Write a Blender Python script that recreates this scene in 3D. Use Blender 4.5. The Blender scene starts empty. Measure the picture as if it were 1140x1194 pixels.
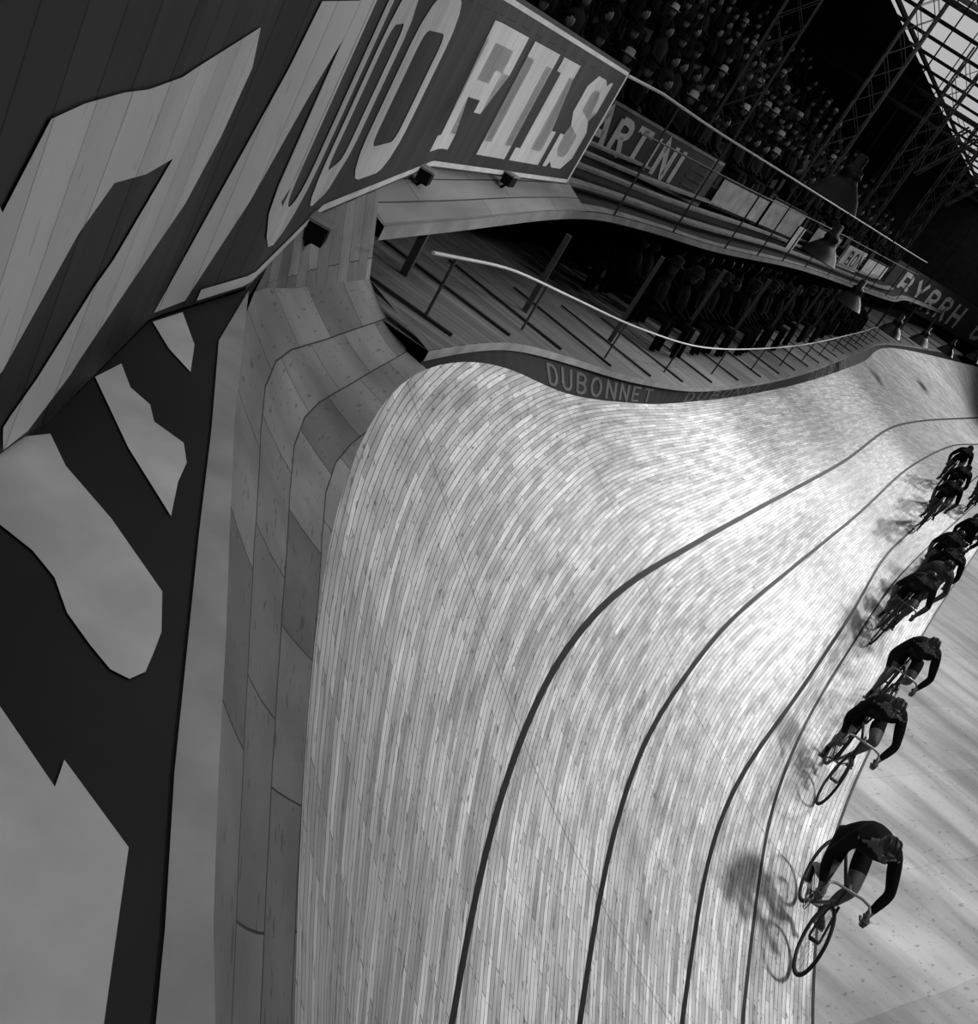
import bpy, math, random
from mathutils import Vector, Matrix
random.seed(7)
V=Vector
sc=bpy.context.scene
sc.view_settings.view_transform='Standard'
try: sc.view_settings.look='Medium High Contrast'
except Exception: pass
# ------------------------------------------------------------------ materials
def mat(name,val,rough=.7,spec=.3,noise=0.0,nscale=4.0,emit=0.0):
    m=bpy.data.materials.new(name); m.use_nodes=True; nt=m.node_tree
    b=nt.nodes['Principled BSDF']; b.inputs['Roughness'].default_value=rough
    b.inputs['Specular IOR Level'].default_value=spec
    tc=nt.nodes.new('ShaderNodeTexCoord'); n=nt.nodes.new('ShaderNodeTexNoise')
    n.inputs['Scale'].default_value=nscale; n.inputs['Detail'].default_value=5
    nt.links.new(tc.outputs['Object'],n.inputs['Vector'])
    r=nt.nodes.new('ShaderNodeMapRange'); r.inputs['From Min'].default_value=.3; r.inputs['From Max'].default_value=.7
    r.inputs['To Min'].default_value=val*(1-noise); r.inputs['To Max'].default_value=val*(1+noise)
    nt.links.new(n.outputs['Fac'],r.inputs['Value']); nt.links.new(r.outputs[0],b.inputs['Base Color'])
    if emit>0:
        b.inputs['Emission Color'].default_value=(1,1,1,1); b.inputs['Emission Strength'].default_value=emit
    return m
def planks(name,c1,c2,mort,bw,rh,ms,rough=.5,spec=.4,streak=.25,specks=0.0,seam=0.0,patch=.15,wear=0.0,wave=.1,px=.35,py=.6):
    """boards running along UV.x (metres), widths along UV.y (metres)"""
    m=bpy.data.materials.new(name); m.use_nodes=True; nt=m.node_tree; N=nt.nodes; L=nt.links
    b=N['Principled BSDF']; b.inputs['Specular IOR Level'].default_value=spec
    uv=N.new('ShaderNodeUVMap')
    wn=N.new('ShaderNodeTexNoise'); wn.inputs['Scale'].default_value=.8; L.new(uv.outputs[0],wn.inputs['Vector'])
    ws=N.new('ShaderNodeVectorMath'); ws.operation='MULTIPLY_ADD'; ws.inputs[1].default_value=(.0,rh*wave,0); L.new(wn.outputs['Color'],ws.inputs[0]); L.new(uv.outputs[0],ws.inputs[2])
    br=N.new('ShaderNodeTexBrick'); br.inputs['Scale'].default_value=1
    br.inputs['Brick Width'].default_value=bw; br.inputs['Row Height'].default_value=rh
    br.inputs['Mortar Size'].default_value=ms; br.inputs['Mortar Smooth'].default_value=.3
    br.offset=.37; br.inputs['Color1'].default_value=(c1,c1,c1,1); br.inputs['Color2'].default_value=(c2,c2,c2,1)
    br.inputs['Mortar'].default_value=(mort,mort,mort,1); br.inputs['Bias'].default_value=.1
    L.new(ws.outputs[0],br.inputs['Vector'])
    def noise(sx,sy,detail=4,off=0):
        mp=N.new('ShaderNodeMapping'); mp.inputs['Scale'].default_value=(sx,sy,1); mp.inputs['Location'].default_value=(off,off,0); L.new(uv.outputs[0],mp.inputs[0])
        n=N.new('ShaderNodeTexNoise'); n.inputs['Scale'].default_value=1; n.inputs['Detail'].default_value=detail
        L.new(mp.outputs[0],n.inputs['Vector']); return n
    def mul(a,fac_out,lo,hi,f0=.3,f1=.7):
        r=N.new('ShaderNodeMapRange'); r.inputs['From Min'].default_value=f0; r.inputs['From Max'].default_value=f1
        r.inputs['To Min'].default_value=lo; r.inputs['To Max'].default_value=hi; L.new(fac_out,r.inputs[0])
        x=N.new('ShaderNodeVectorMath'); x.operation='MULTIPLY'; L.new(a,x.inputs[0]); L.new(r.outputs[0],x.inputs[1]); return x.outputs[0]
    c=br.outputs['Color']
    c=mul(c,noise(.9,1/rh*.6).outputs['Fac'],1-streak,1+streak)
    c=mul(c,noise(px,py).outputs['Fac'],1-patch,1+patch)
    if wear>0:
        c=mul(c,noise(2.2,1/rh*.45,6,7).outputs['Fac'],1-wear,1+wear*.5,.35,.6)
    if specks>0:
        c=mul(c,noise(7,30,2).outputs['Fac'],1,1-specks,.65,.70)
        c=mul(c,noise(13,50,2,3).outputs['Fac'],1,1-specks,.66,.70)
    if seam>0:
        sx=N.new('ShaderNodeSeparateXYZ'); L.new(uv.outputs[0],sx.inputs[0])
        d=N.new('ShaderNodeMath'); d.operation='DIVIDE'; d.inputs[1].default_value=3.7; L.new(sx.outputs[0],d.inputs[0])
        fr=N.new('ShaderNodeMath'); fr.operation='FRACT'; L.new(d.outputs[0],fr.inputs[0])
        c=mul(c,fr.outputs[0],1-seam,1,.004,.006)
    L.new(c,b.inputs['Base Color'])
    rr=N.new('ShaderNodeMapRange'); rr.inputs['To Min'].default_value=rough-.1; rr.inputs['To Max'].default_value=rough+.12
    L.new(noise(.9,1/rh*.6).outputs['Fac'],rr.inputs[0]); L.new(rr.outputs[0],b.inputs['Roughness'])
    bp=N.new('ShaderNodeBump'); bp.inputs['Strength'].default_value=.35; bp.inputs['Distance'].default_value=.004
    L.new(br.outputs['Fac'],bp.inputs['Height']); bp.invert=True; L.new(bp.outputs[0],b.inputs['Normal'])
    return m
M_track=planks('track_laths',.38,.66,.13,.6,.042,.0032,rough=.5,streak=.18,specks=.6,seam=.4,wear=.25,wave=.4)
M_coarse=planks('rim_boards',.14,.29,.035,.6,.24,.004,rough=.6,streak=.15,specks=.4,seam=0,wear=.25,wave=.04)
M_line=mat('lane_line_paint',.025,.6,.2,.2,6)
M_lineL=mat('lane_line_faded',.05,.6,.2,.3,6)
M_floor=planks('infield_boards',.27,.36,.27,3,.6,.002,rough=.65,streak=.2,specks=.35,wear=.35,patch=.3,px=.5,py=1.2)
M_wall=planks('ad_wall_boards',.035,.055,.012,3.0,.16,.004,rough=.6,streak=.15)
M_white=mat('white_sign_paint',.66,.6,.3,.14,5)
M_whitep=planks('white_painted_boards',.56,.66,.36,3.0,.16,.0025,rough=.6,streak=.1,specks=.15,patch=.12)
M_strip=mat('pale_edge_board',.42,.6,.3,.2,5)
M_shelf=mat('dark_ledge_paint',.035,.6,.3,.2,3)
M_wood=planks('platform_wood',.13,.20,.03,2.2,.16,.006,rough=.65,streak=.2)
M_ledgew=planks('canopy_wood',.24,.34,.06,2.2,.16,.006,rough=.6,streak=.2)
M_ledge=mat('pale_wood',.28,.6,.3,.25,3)
M_dark=mat('dark_structure',.012,.8,.2,.3,2)
M_mid=mat('grey_structure',.04,.7,.3,.3,2)
M_tier=mat('tier_boards',.07,.7,.3,.3,2)  # tone lifted above grey_structure to stand in for haze over the stands
M_steel=mat('painted_steel',.06,.5,.5,.2,4)
M_rail=mat('pale_rail_paint',.5,.45,.5,.1,4)
M_sign=mat('sign_background',.08,.6,.3,.15,2)
M_poster=mat('poster_paper',.5,.7,.2,.25,3)
M_dub=mat('dubonnet_board',.012,.7,.3,.2,2)
M_dubl=mat('dull_letter_paint',.11,.7,.3,.2,4)
M_lamp=mat('lamp_enamel_black',.004,.5,.35,.1,4)
M_sky=mat('skylight_glass',.3,.3,.3,.25,.35,emit=.4)
# ------------------------------------------------------------------ mesh builder
class MB:
    def __init__(s): s.v=[];s.f=[];s.m=[];s.uv=[];s.mats=[]
    def mi(s,m):
        if m not in s.mats: s.mats.append(m)
        return s.mats.index(m)
    def face(s,pts,m,uv=None):
        i=len(s.v); s.v+= [tuple(p) for p in pts]; s.f.append(tuple(range(i,i+len(pts)))); s.m.append(s.mi(m)); s.uv.append(uv)
    def grid(s,rows,m,uvs=None,closed=False):
        i=len(s.v); n=len(rows[0]); k=s.mi(m)
        for r in rows: s.v+=[tuple(p) for p in r]
        for a in range(len(rows)-1):
            for b in range(n if closed else n-1):
                c=(b+1)%n
                s.f.append((i+a*n+b,i+(a+1)*n+b,i+(a+1)*n+c,i+a*n+c)); s.m.append(k)
                s.uv.append([uvs[a][b],uvs[a+1][b],uvs[a+1][c],uvs[a][c]] if uvs else None)
    def box(s,c,x,y,z,m):
        """centre c, half vectors x,y,z"""
        c,x,y,z=V(c),V(x),V(y),V(z); i=len(s.v); k=s.mi(m)
        for a in(-1,1):
            for b in(-1,1):
                for d in(-1,1): s.v.append(tuple(c+a*x+b*y+d*z))
        for q in[(0,1,3,2),(4,6,7,5),(0,4,5,1),(2,3,7,6),(0,2,6,4),(1,5,7,3)]:
            s.f.append(tuple(i+j for j in q)); s.m.append(k); s.uv.append(None)
    def beam(s,p,q,w,h,m,up=(0,0,1)):
        p,q=V(p),V(q); d=q-p
        if d.length<1e-6:return
        t=d.normalized(); side=t.cross(V(up))
        if side.length<1e-3: side=t.cross(V((1,0,0)))
        side.normalize(); u=side.cross(t)
        s.box((p+q)/2,d/2,side*w/2,u*h/2,m)
    def tube(s,path,rad,m,seg=8,closed=False):
        path=[V(p) for p in path]; n=len(path)
        if not hasattr(rad,'__len__'): rad=[rad]*n
        rows=[]; prev=None
        for i,p in enumerate(path):
            if closed: t=path[(i+1)%n]-path[i-1]
            else: t=path[min(i+1,n-1)]-path[max(i-1,0)]
            t.normalize()
            if prev is None:
                a=t.cross(V((0,0,1)))
                if a.length<.2: a=t.cross(V((0,1,0)))
            else: a=prev-t*prev.dot(t)
            a.normalize(); prev=a; b=t.cross(a)
            rows.append([p+rad[i]*(math.cos(2*math.pi*j/seg)*a+math.sin(2*math.pi*j/seg)*b) for j in range(seg)])
        if closed: rows.append(rows[0])
        s.grid(rows,m,closed=True)
        if not closed:
            s.face(rows[0],m); s.face(rows[-1][::-1],m)
    def ell(s,c,r,m,nu=10,nv=7,rot=None,fn=None):
        rows=[]
        for a in range(nv+1):
            ph=math.pi*a/nv; row=[]
            for b in range(nu):
                th=2*math.pi*b/nu
                p=V((math.sin(ph)*math.cos(th),math.sin(ph)*math.sin(th),math.cos(ph)))
                if fn: p=fn(p)
                p=V((p.x*r[0],p.y*r[1],p.z*r[2]))
                if rot: p=rot@p
                row.append(V(c)+p)
            rows.append(row)
        s.grid(rows,m,closed=True)
    def lathe(s,c,prof,m,seg=20,axis=None):
        rows=[[V(c)+V((r*math.cos(2*math.pi*j/seg),r*math.sin(2*math.pi*j/seg),z)) for j in range(seg)] for r,z in prof]
        s.grid(rows,m,closed=True)
    def obj(s,name,smooth=False,parent=None,merge=False):
        me=bpy.data.meshes.new(name); me.from_pydata(s.v,[],s.f)
        for m in s.mats: me.materials.append(m)
        me.polygons.foreach_set('material_index',s.m)
        uvl=me.uv_layers.new(name='UVMap')
        for p,u in zip(me.polygons,s.uv):
            if u:
                for li,c in zip(p.loop_indices,u): uvl.data[li].uv=c
        if smooth: me.polygons.foreach_set('use_smooth',[True]*len(me.polygons))
        me.update()
        o=bpy.data.objects.new(name,me); sc.collection.objects.link(o)
        if parent: o.parent=parent
        return o
# ------------------------------------------------------------------ curves
def resample(pl,step):
    out=[V(pl[0])]; acc=0
    for a,b in zip(pl,pl[1:]):
        a,b=V(a),V(b); L=(b-a).length
        if L<1e-9: continue
        d=step-acc
        while d<=L: out.append(a.lerp(b,d/L)); d+=step
        acc=L-(d-step)
    out.append(V(pl[-1])); return out
def smooth_curve(pts,step=.25,it=4):
    pts=[V(p) for p in pts]
    c=[]
    P=[2*pts[0]-pts[1]]+pts+[2*pts[-1]-pts[-2]]
    for i in range(1,len(P)-2):
        n=max(2,int((P[i+1]-P[i]).length/.1))
        L=(P[i+1]-P[i]).length
        t1=(P[i+1]-P[i-1])/((P[i+1]-P[i]).length+(P[i]-P[i-1]).length)*L
        t2=(P[i+2]-P[i])/((P[i+2]-P[i+1]).length+(P[i+1]-P[i]).length)*L
        for k in range(n):
            t=k/n; h00=2*t**3-3*t*t+1; h10=t**3-2*t*t+t; h01=-2*t**3+3*t*t; h11=t**3-t*t
            c.append(h00*P[i]+h10*t1+h01*P[i+1]+h11*t2)
    c.append(P[-2])
    c=resample(c,step)
    for _ in range(it):
        c=[c[0]]+[(c[i-1]+2*c[i]+c[i+1])/4 for i in range(1,len(c)-1)]+[c[-1]]
    return c
def extend(pl,back,fwd,kb,kf,step=.25):
    """continue the bend behind the first point and past the last (towards +x)"""
    d=(pl[0]-pl[2]); d.z=0; d.normalize(); b=[]; p=pl[0].copy()
    for i in range(int(back/step)):
        a=kb*step; d=V((d.x*math.cos(a)-d.y*math.sin(a),d.x*math.sin(a)+d.y*math.cos(a),0)); p=p+d*step; b.append(p.copy())
    d=(pl[-1]-pl[-4]); d.z=0; d.normalize(); f=[]; p=pl[-1].copy()
    for i in range(int(fwd/step)):
        a=-kf*step; d=V((d.x*math.cos(a)-d.y*math.sin(a),d.x*math.sin(a)+d.y*math.cos(a),0)); p=p+d*step; f.append(p.copy())
    return b[::-1]+pl+f
# track rails: measured plan of the banked boards, metres (x, y, height)
RA=dict(
E=[(0.2,1.35,3.25),(-.05,1.92,3.25),(-.31,2.61,3.25),(-.58,3.56,3.22),(-.78,4.99,3.15),(-.68,6.28,3),(-.44,7.72,2.7),(.02,9.3,2.3),(.78,11.58,2),(1.41,13.61,1.8),(2.73,17.56,1.65),(4.41,22.51,1.65),(7.11,31.2,1.72),(9.2,38.11,1.95),(14.36,45.6,2.55)],
L1=[(.96,2.83,1.75),(.92,3.25,1.72),(.88,3.74,1.7),(.87,4.73,1.65),(.96,6.02,1.6),(1.31,7.78,1.5),(2.01,10.03,1.35),(3.09,13.23,1.2),(5.51,20.17,1.0),(8.95,30.3,.9),(15.64,44.8,.9)],
L2=[(1.85,3.92,1.0),(1.87,5.21,.95),(2.02,6.69,.9),(2.36,8.21,.82),(3,10.47,.72),(4.07,13.49,.65),(6.1,19.09,.55),(8.94,27.15,.5),(12.38,35.59,.5),(14.68,40.09,.5)],
L3=[(2.84,4.97,.4),(3.02,6.75,.38),(3.35,8.14,.35),(4.25,10.71,.3),(5.46,14.26,.28),(7.19,19.46,.25),(13.5,34.92,.2)],
L4=[(3.49,5.56,.15),(3.7,7.29,.15),(3.89,8.42,.15),(4.42,10.35,.12),(5.39,13.22,.1),(7.37,18.7,.1),(12.5,30.96,.1)],
I=[(4.24,6.15,.012),(4.39,7.3,.012),(4.64,8.41,.012),(5.09,9.84,.012),(5.94,12.2,.012),(7.46,16.44,.012),(11.03,25.32,.012)])
order=['E','L1','L2','L3','L4','I']
curv={}
for k in order:
    c=smooth_curve(RA[k])
    kb={'E':.06,'L1':.11,'L2':.12,'L3':.13,'L4':.14,'I':.15}[k]
    curv[k]=extend(c,9,26,kb,.045)
anchor=curv['L1']
n=len(anchor)
def cross(rail,a,t):
    best=None
    for i in range(len(rail)-1):
        d0=(rail[i]-a).xy.dot(t); d1=(rail[i+1]-a).xy.dot(t)
        if d0<=0<d1:
            p=rail[i].lerp(rail[i+1],-d0/(d1-d0)); q=(p-a).length
            if best is None or q<best[0]: best=(q,p)
    return best and best[1]
st=[];us=[]
for i in range(2,n-2,1):
    t=(anchor[min(i+6,n-1)]-anchor[max(i-6,0)]).xy; t.normalize()
    row=[]
    for k in order:
        p=anchor[i].copy() if k=='L1' else cross(curv[k],anchor[i],t)
        if p is None: row=None;break
        row.append(p)
    if row:
        st.append(row); us.append(i*.25)
for _ in range(3):
    ns=[st[0]]
    for i in range(1,len(st)-1): ns.append([(st[i-1][j]+2*st[i][j]+st[i+1][j])/4 for j in range(6)])
    ns.append(st[-1]); st=ns
SUB=8
def cross_section(row):
    P=[2*row[0]-row[1]]+list(row)+[2*row[-1]-row[-2]]; out=[]
    for i in range(1,len(P)-2):
        L=(P[i+1]-P[i]).length
        t1=(P[i+1]-P[i-1])/((P[i+1]-P[i]).length+(P[i]-P[i-1]).length)*L
        t2=(P[i+2]-P[i])/((P[i+2]-P[i+1]).length+(P[i+1]-P[i]).length)*L
        for k in range(SUB):
            t=k/SUB; h00=2*t**3-3*t*t+1; h10=t**3-2*t*t+t; h01=-2*t**3+3*t*t; h11=t**3-t*t
            out.append(h00*P[i]+h10*t1+h01*P[i+1]+h11*t2)
    out.append(row[-1]); return out
rows=[cross_section(r) for r in st]
uvs=[]
for r,uu in zip(rows,us):
    w=[0.0]*len(r)
    for j in range(len(r)-2,-1,-1): w[j]=w[j+1]+(r[j]-r[j+1]).length
    uvs.append([(uu,x) for x in w])
mb=MB(); mb.grid(rows,M_track,uvs)
def strip_at(j,w,m,lift=.004):
    L=[];Rr=[]
    for r in rows:
        p=r[j]; d=(r[min(j+1,len(r)-1)]-r[max(j-1,0)]).normalized()
        nrm=V((0,0,lift))
        L.append(p-d*w/2+nrm); Rr.append(p+d*w/2+nrm)
    mb.grid([[a,b] for a,b in zip(L,Rr)],m)
strip_at(SUB,.06,M_line); strip_at(SUB*2,.052,M_line); strip_at(SUB*3,.048,M_line); strip_at(SUB*4,.035,M_lineL); strip_at(SUB*5,.03,M_lineL,.006)
track=mb.obj('velodrome_track',smooth=True)
# ------------------------------------------------------------------ rim (coarse boards) + painted ledge
K=[(.04,.86,3.78),(-.15,1.23,3.78),(-.36,1.64,3.78),(-.69,2.29,3.77),(-1.11,3.18,3.75),(-1.29,4.32,3.5),(-1.33,5.63,3.32)]
Kc=smooth_curve(K,.1,2)
Ec=[r[0] for r in rows if r[0].y<=5.5 and r[0].x<1.2]
i0=min(range(len(Ec)),key=lambda i:(Ec[i]-V(RA['E'][0])).length)
Eback=Ec[:i0]; Ec=Ec[i0:]
def at(pl,t):
    x=t*(len(pl)-1); i=min(int(x),len(pl)-2); return pl[i].lerp(pl[i+1],x-i)
Kc=resample(Kc,.05)
# param of E vertices themselves -> exact weld with the track edge
el=[0]
for a,b in zip(Ec,Ec[1:]): el.append(el[-1]+(b-a).length)
ET=[x/el[-1] for x in el]
Erow=Ec; Krow=[at(Kc,t) for t in ET]
Kb=extend(Krow[:],2.5,0,.25,0,.25)
Eb_=Eback[-10:]
while len(Eb_)<10: Eb_=[Eb_[0] if Eb_ else Erow[0]]+Eb_
Eb=Eb_+Erow
g=[];gu=[];uu=0
for i,(a,b) in enumerate(zip(Kb,Eb)):
    if i: uu+=(((Kb[i]-Kb[i-1]).length+(Eb[i]-Eb[i-1]).length)/2)
    d=(b-a)
    g.append([a.lerp(b,t)+V((0,0,-.05*math.sin(math.pi*t))) for t in [0,.125,.25,.375,.5,.625,.75,.875,1]]); gu.append([(uu,d.length*t) for t in [0,.125,.25,.375,.5,.625,.75,.875,1]])
mb=MB(); mb.grid(g,M_coarse,gu)
rim=mb.obj('track_rim_boards',smooth=True)
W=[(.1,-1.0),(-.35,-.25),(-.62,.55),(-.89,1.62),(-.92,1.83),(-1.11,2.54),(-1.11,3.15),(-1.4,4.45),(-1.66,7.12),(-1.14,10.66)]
class Plan:
    def __init__(s,pts,zero=0):
        s.p=[V((a[0],a[1],0)) for a in pts]; s.s=[0]
        for a,b in zip(s.p,s.p[1:]): s.s.append(s.s[-1]+(b-a).length)
        o=s.s[zero]; s.s=[x-o for x in s.s]
    def at(s,x):
        i=0
        while i<len(s.s)-2 and x>s.s[i+1]: i+=1
        t=(x-s.s[i])/(s.s[i+1]-s.s[i]); return s.p[i].lerp(s.p[i+1],t)
    def nrm(s,x):
        d=s.at(x+.12)-s.at(x-.12); d.normalize(); return V((d.y,-d.x,0))
    def pt(s,x,z,off=0): p=s.at(x)+s.nrm(x)*off; return V((p.x,p.y,z))
WP=Plan(W,2)
import bmesh
def decal_poly(mb,poly,fn,m,knots,uvf=None):
    bm=bmesh.new(); vs=[bm.verts.new((a,b,0)) for a,b in poly]; bm.faces.new(vs)
    bmesh.ops.triangulate(bm,faces=bm.faces[:])
    for k in knots:
        bmesh.ops.bisect_plane(bm,geom=bm.verts[:]+bm.edges[:]+bm.faces[:],plane_co=(k,0,0),plane_no=(1,0,0))
    for f in bm.faces: mb.face([fn(v.co.x,v.co.y) for v in f.verts],m,[(v.co.y,v.co.x) for v in f.verts])
    bm.free()
def stroke(mb,pts,w,fn,m,closed=False):
    P=[V((a,b)) for a,b in pts]
    if closed: P=P+[P[0]]
    Q=[P[0]]
    for a,b in zip(P,P[1:]):
        n=max(1,int((b-a).length/.08))
        for k in range(1,n+1): Q.append(a.lerp(b,k/n))
    Lf=[];Rt=[]
    nQ=len(Q)
    for i,p in enumerate(Q):
        if closed and i in(0,nQ-1): a=(Q[1]-Q[0]).normalized(); b=(Q[-1]-Q[-2]).normalized()
        else:
            b=(Q[i]-Q[i-1]).normalized() if i else (Q[1]-Q[0]).normalized()
            a=(Q[i+1]-Q[i]).normalized() if i<nQ-1 else b
        t=(a+b); t.normalize(); nn=V((-t.y,t.x)); c=max(.5,nn.dot(V((-a.y,a.x))))
        Lf.append(p+nn*w/2/c); Rt.append(p-nn*w/2/c)
    mb.grid([[fn(*a),fn(*b)] for a,b in zip(Lf,Rt)],m,[[(a[1],a[0]),(b[1],b[0])] for a,b in zip(Lf,Rt)])
def arc(cx,cy,rx,ry,a0,a1,n=8):
    return [(cx+rx*math.cos(math.radians(a0+(a1-a0)*i/n)),cy+ry*math.sin(math.radians(a0+(a1-a0)*i/n))) for i in range(n+1)]
GL={
'F':[[(.25,0),(.25,1)],[(.1,.91),(1,.91)],[(.25,.5),(.75,.5)]],
'I':[[(.5,0),(.5,1)]],
'L':[[(.3,1),(.3,0)],[(.05,.08),(1,.08)]],
'S':[arc(.5,.73,.38,.2,20,180,6)+[(.16,.62),(.5,.5),(.84,.4)]+arc(.5,.28,.38,.21,20,-160,7)],
'M':[[(.08,0),(.14,1),(.5,.3),(.86,1),(.92,0)]],'A':[[(.03,0),(.5,1),(.97,0)],[(.25,.34),(.75,.34)]],
'R':[[(.15,0),(.15,.95)],[(.15,.93)]+arc(.5,.72,.36,.21,90,-90,6)+[(.15,.51)],[(.5,.5),(.92,0)]],
'T':[[(.5,0),(.5,1)],[(.02,.93),(.98,.93)]],'N':[[(.12,0),(.12,1),(.88,0),(.88,1)]],
'D':[[(.15,.06),(.15,.94)]+arc(.45,.5,.42,.44,80,-80,8)+[(.15,.06)]],
'U':[[(.12,1),(.12,.3)]+arc(.5,.3,.38,.24,180,360,8)+[(.88,1)]],
'B':[[(.15,.06),(.15,.94)]+arc(.5,.73,.34,.21,90,-90,6)+[(.2,.52)],[(.5,.51)]+arc(.52,.29,.38,.23,90,-90,6)+[(.15,.06)]],
'O':[arc(.5,.5,.4,.45,0,360,16)],'E':[[(.9,.06),(.15,.06),(.15,.94),(.9,.94)],[(.15,.5),(.75,.5)]],
'Y':[[(.05,1),(.5,.5),(.95,1)],[(.5,.5),(.5,0)]],'H':[[(.12,0),(.12,1)],[(.88,0),(.88,1)],[(.12,.5),(.88,.5)]],
}
SLAB={
'F':[(0,0),(.55,0),(.55,.13),(.44,.13),(.44,.43),(.68,.43),(.68,.33),(.82,.33),(.82,.68),(.68,.68),(.68,.57),(.44,.57),(.44,.86),(.84,.86),(.84,.68),(1,.68),(1,1),(0,1),(0,.87),(.13,.87),(.13,.13),(0,.13)],
'I':[(0,0),(1,0),(1,.13),(.74,.13),(.74,.87),(1,.87),(1,1),(0,1),(0,.87),(.26,.87),(.26,.13),(0,.13)],
'L':[(0,0),(1,0),(1,.36),(.84,.36),(.84,.14),(.48,.14),(.48,.87),(.62,.87),(.62,1),(0,1),(0,.87),(.14,.87),(.14,.13),(0,.13)],
'S':[(0,0),(.14,0),(.2,.06),(.35,0),(.75,0),(1,.14),(1,.44),(.8,.56),(.34,.64),(.34,.82),(.42,.87),(.6,.87),(.72,.8),(.78,.66),(.95,.66),(.95,1),(.84,1),(.76,.95),(.6,1),(.25,1),(.03,.87),(.03,.6),(.22,.47),(.68,.38),(.68,.18),(.6,.13),(.36,.13),(.22,.2),(.16,.36),(0,.36)],
}
def text(mb,txt,x0,z0,w,h,gap,sw,fn,m):
    x=x0
    for c in txt:
        ww=w*(.5 if c=='I' and len(txt)>4 else 1)
        if c in GL:
            for s_ in GL[c]: stroke(mb,[(x+a*ww,z0+b*h) for a,b in s_],sw,fn,m)
        x+=ww+gap
# ad wall
mb=MB(); S=[WP.s[0]+i*(WP.s[-1]-WP.s[0])/150 for i in range(151)]
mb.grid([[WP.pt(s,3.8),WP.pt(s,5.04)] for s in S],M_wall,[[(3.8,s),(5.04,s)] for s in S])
mb.grid([[WP.pt(s,5.04),WP.pt(s,5.04,-.07)] for s in S],M_ledge)
mb.grid([[WP.pt(s,5.04,-.07),WP.pt(s,3.8,-.07)] for s in S],M_mid)
e=WP.s[-1]
mb.face([WP.pt(e,3.8),WP.pt(e,5.04),WP.pt(e,5.04,-.07),WP.pt(e,3.8,-.07)],M_white)
wf=lambda s,z:WP.pt(min(s,e),z,.004)
kn=[i*.12 for i in range(1,90)]
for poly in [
 [(.5,4.60),(.71,4.43),(.78,4.56),(.90,4.57),(1.18,4.57),(1.40,4.60),(1.92,4.66),(2.03,4.55),(1.98,4.37),(1.86,4.21),(1.57,4.06),(1.35,3.94),(1.20,3.82),(1.11,3.81),(1.06,3.89),(1.15,3.97),(1.27,4.15),(1.51,4.39),(1.18,4.39),(1.10,4.30),(1.01,4.17),(.94,4.07),(.5,3.9)],  # near letter shape; the wavy shadow edge along its top is painted in
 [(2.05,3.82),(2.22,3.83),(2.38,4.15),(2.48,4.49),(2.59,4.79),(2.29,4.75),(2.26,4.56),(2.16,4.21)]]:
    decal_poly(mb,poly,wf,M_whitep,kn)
zb,zh=3.95,.9
def rr_(x0,x1,z0,z1,r):
    return arc(x1-r,z1-r,r,r,90,0,4)+arc(x1-r,z0+r,r,r,0,-90,4)+arc(x0+r,z0+r,r,r,-90,-180,4)+arc(x0+r,z1-r,r,r,180,90,4)
stroke(mb,[(2.62,4.85),(2.62,4.2)]+arc(2.84,4.2,.22,.2,180,360,8)[1:]+[(3.06,4.85)],.15,wf,M_whitep)
stroke(mb,rr_(3.38,3.98,4.02,4.79,.16),.16,wf,M_whitep,closed=True)
stroke(mb,rr_(4.32,5.02,4.02,4.79,.17),.18,wf,M_whitep,closed=True)
for c,x,w in(('F',6.3,.95),('I',7.4,.66),('L',8.18,.82),('S',9.14,.8)):
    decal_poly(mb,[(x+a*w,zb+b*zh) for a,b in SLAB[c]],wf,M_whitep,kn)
stroke(mb,[(2.3,3.835),(e-.03,3.835)],.04,wf,M_white); stroke(mb,[(5.5,4.99),(e-.03,4.99)],.035,wf,M_white); stroke(mb,[(e-.03,3.83),(e-.03,4.99)],.06,wf,M_white)
mb.obj('advertising_wall')
# painted ledge (flat, z=3.8) between wall foot and rim
mb=MB()
Ss=[WP.s[0]+i*(3.0-WP.s[0])/60 for i in range(61)]
wallpts=[WP.pt(s,3.79) for s in Ss]
kpart=[p for p in Kb if p.y<=3.2]
kr=[V((p.x,p.y,3.79)) for p in [at(kpart,i/60) for i in range(61)]]
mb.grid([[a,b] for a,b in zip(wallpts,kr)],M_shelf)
lf=lambda x,y:V((x,y,3.794))
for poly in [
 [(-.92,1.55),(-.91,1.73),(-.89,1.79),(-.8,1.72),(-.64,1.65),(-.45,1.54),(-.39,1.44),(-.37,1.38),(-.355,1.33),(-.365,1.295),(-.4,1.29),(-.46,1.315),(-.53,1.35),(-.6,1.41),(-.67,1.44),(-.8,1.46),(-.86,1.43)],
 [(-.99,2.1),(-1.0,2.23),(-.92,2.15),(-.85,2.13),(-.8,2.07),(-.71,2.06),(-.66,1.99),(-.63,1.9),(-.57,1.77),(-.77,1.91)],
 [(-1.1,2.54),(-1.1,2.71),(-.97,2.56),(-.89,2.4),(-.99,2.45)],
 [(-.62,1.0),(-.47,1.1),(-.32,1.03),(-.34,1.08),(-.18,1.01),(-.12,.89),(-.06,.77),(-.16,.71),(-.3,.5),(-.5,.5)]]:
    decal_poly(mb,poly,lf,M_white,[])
kb=[(-.95,2.67),(-.7,2.18),(-.5,1.77),(-.34,1.45),(-.2,1.17),(-.07,.93),(-.01,.81),(.12,.6)]
kk=[(-1.10,3.16),(-.69,2.29),(-.45,1.82),(-.3,1.53),(-.15,1.23),(-.02,.98),(.05,.86),(.18,.65)]
mb.grid([[V((a[0],a[1],3.796)),V((b[0],b[1],3.796))] for a,b in zip(kb,kk)],M_strip)
mb.obj('painted_ledge')
mb=MB()
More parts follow.
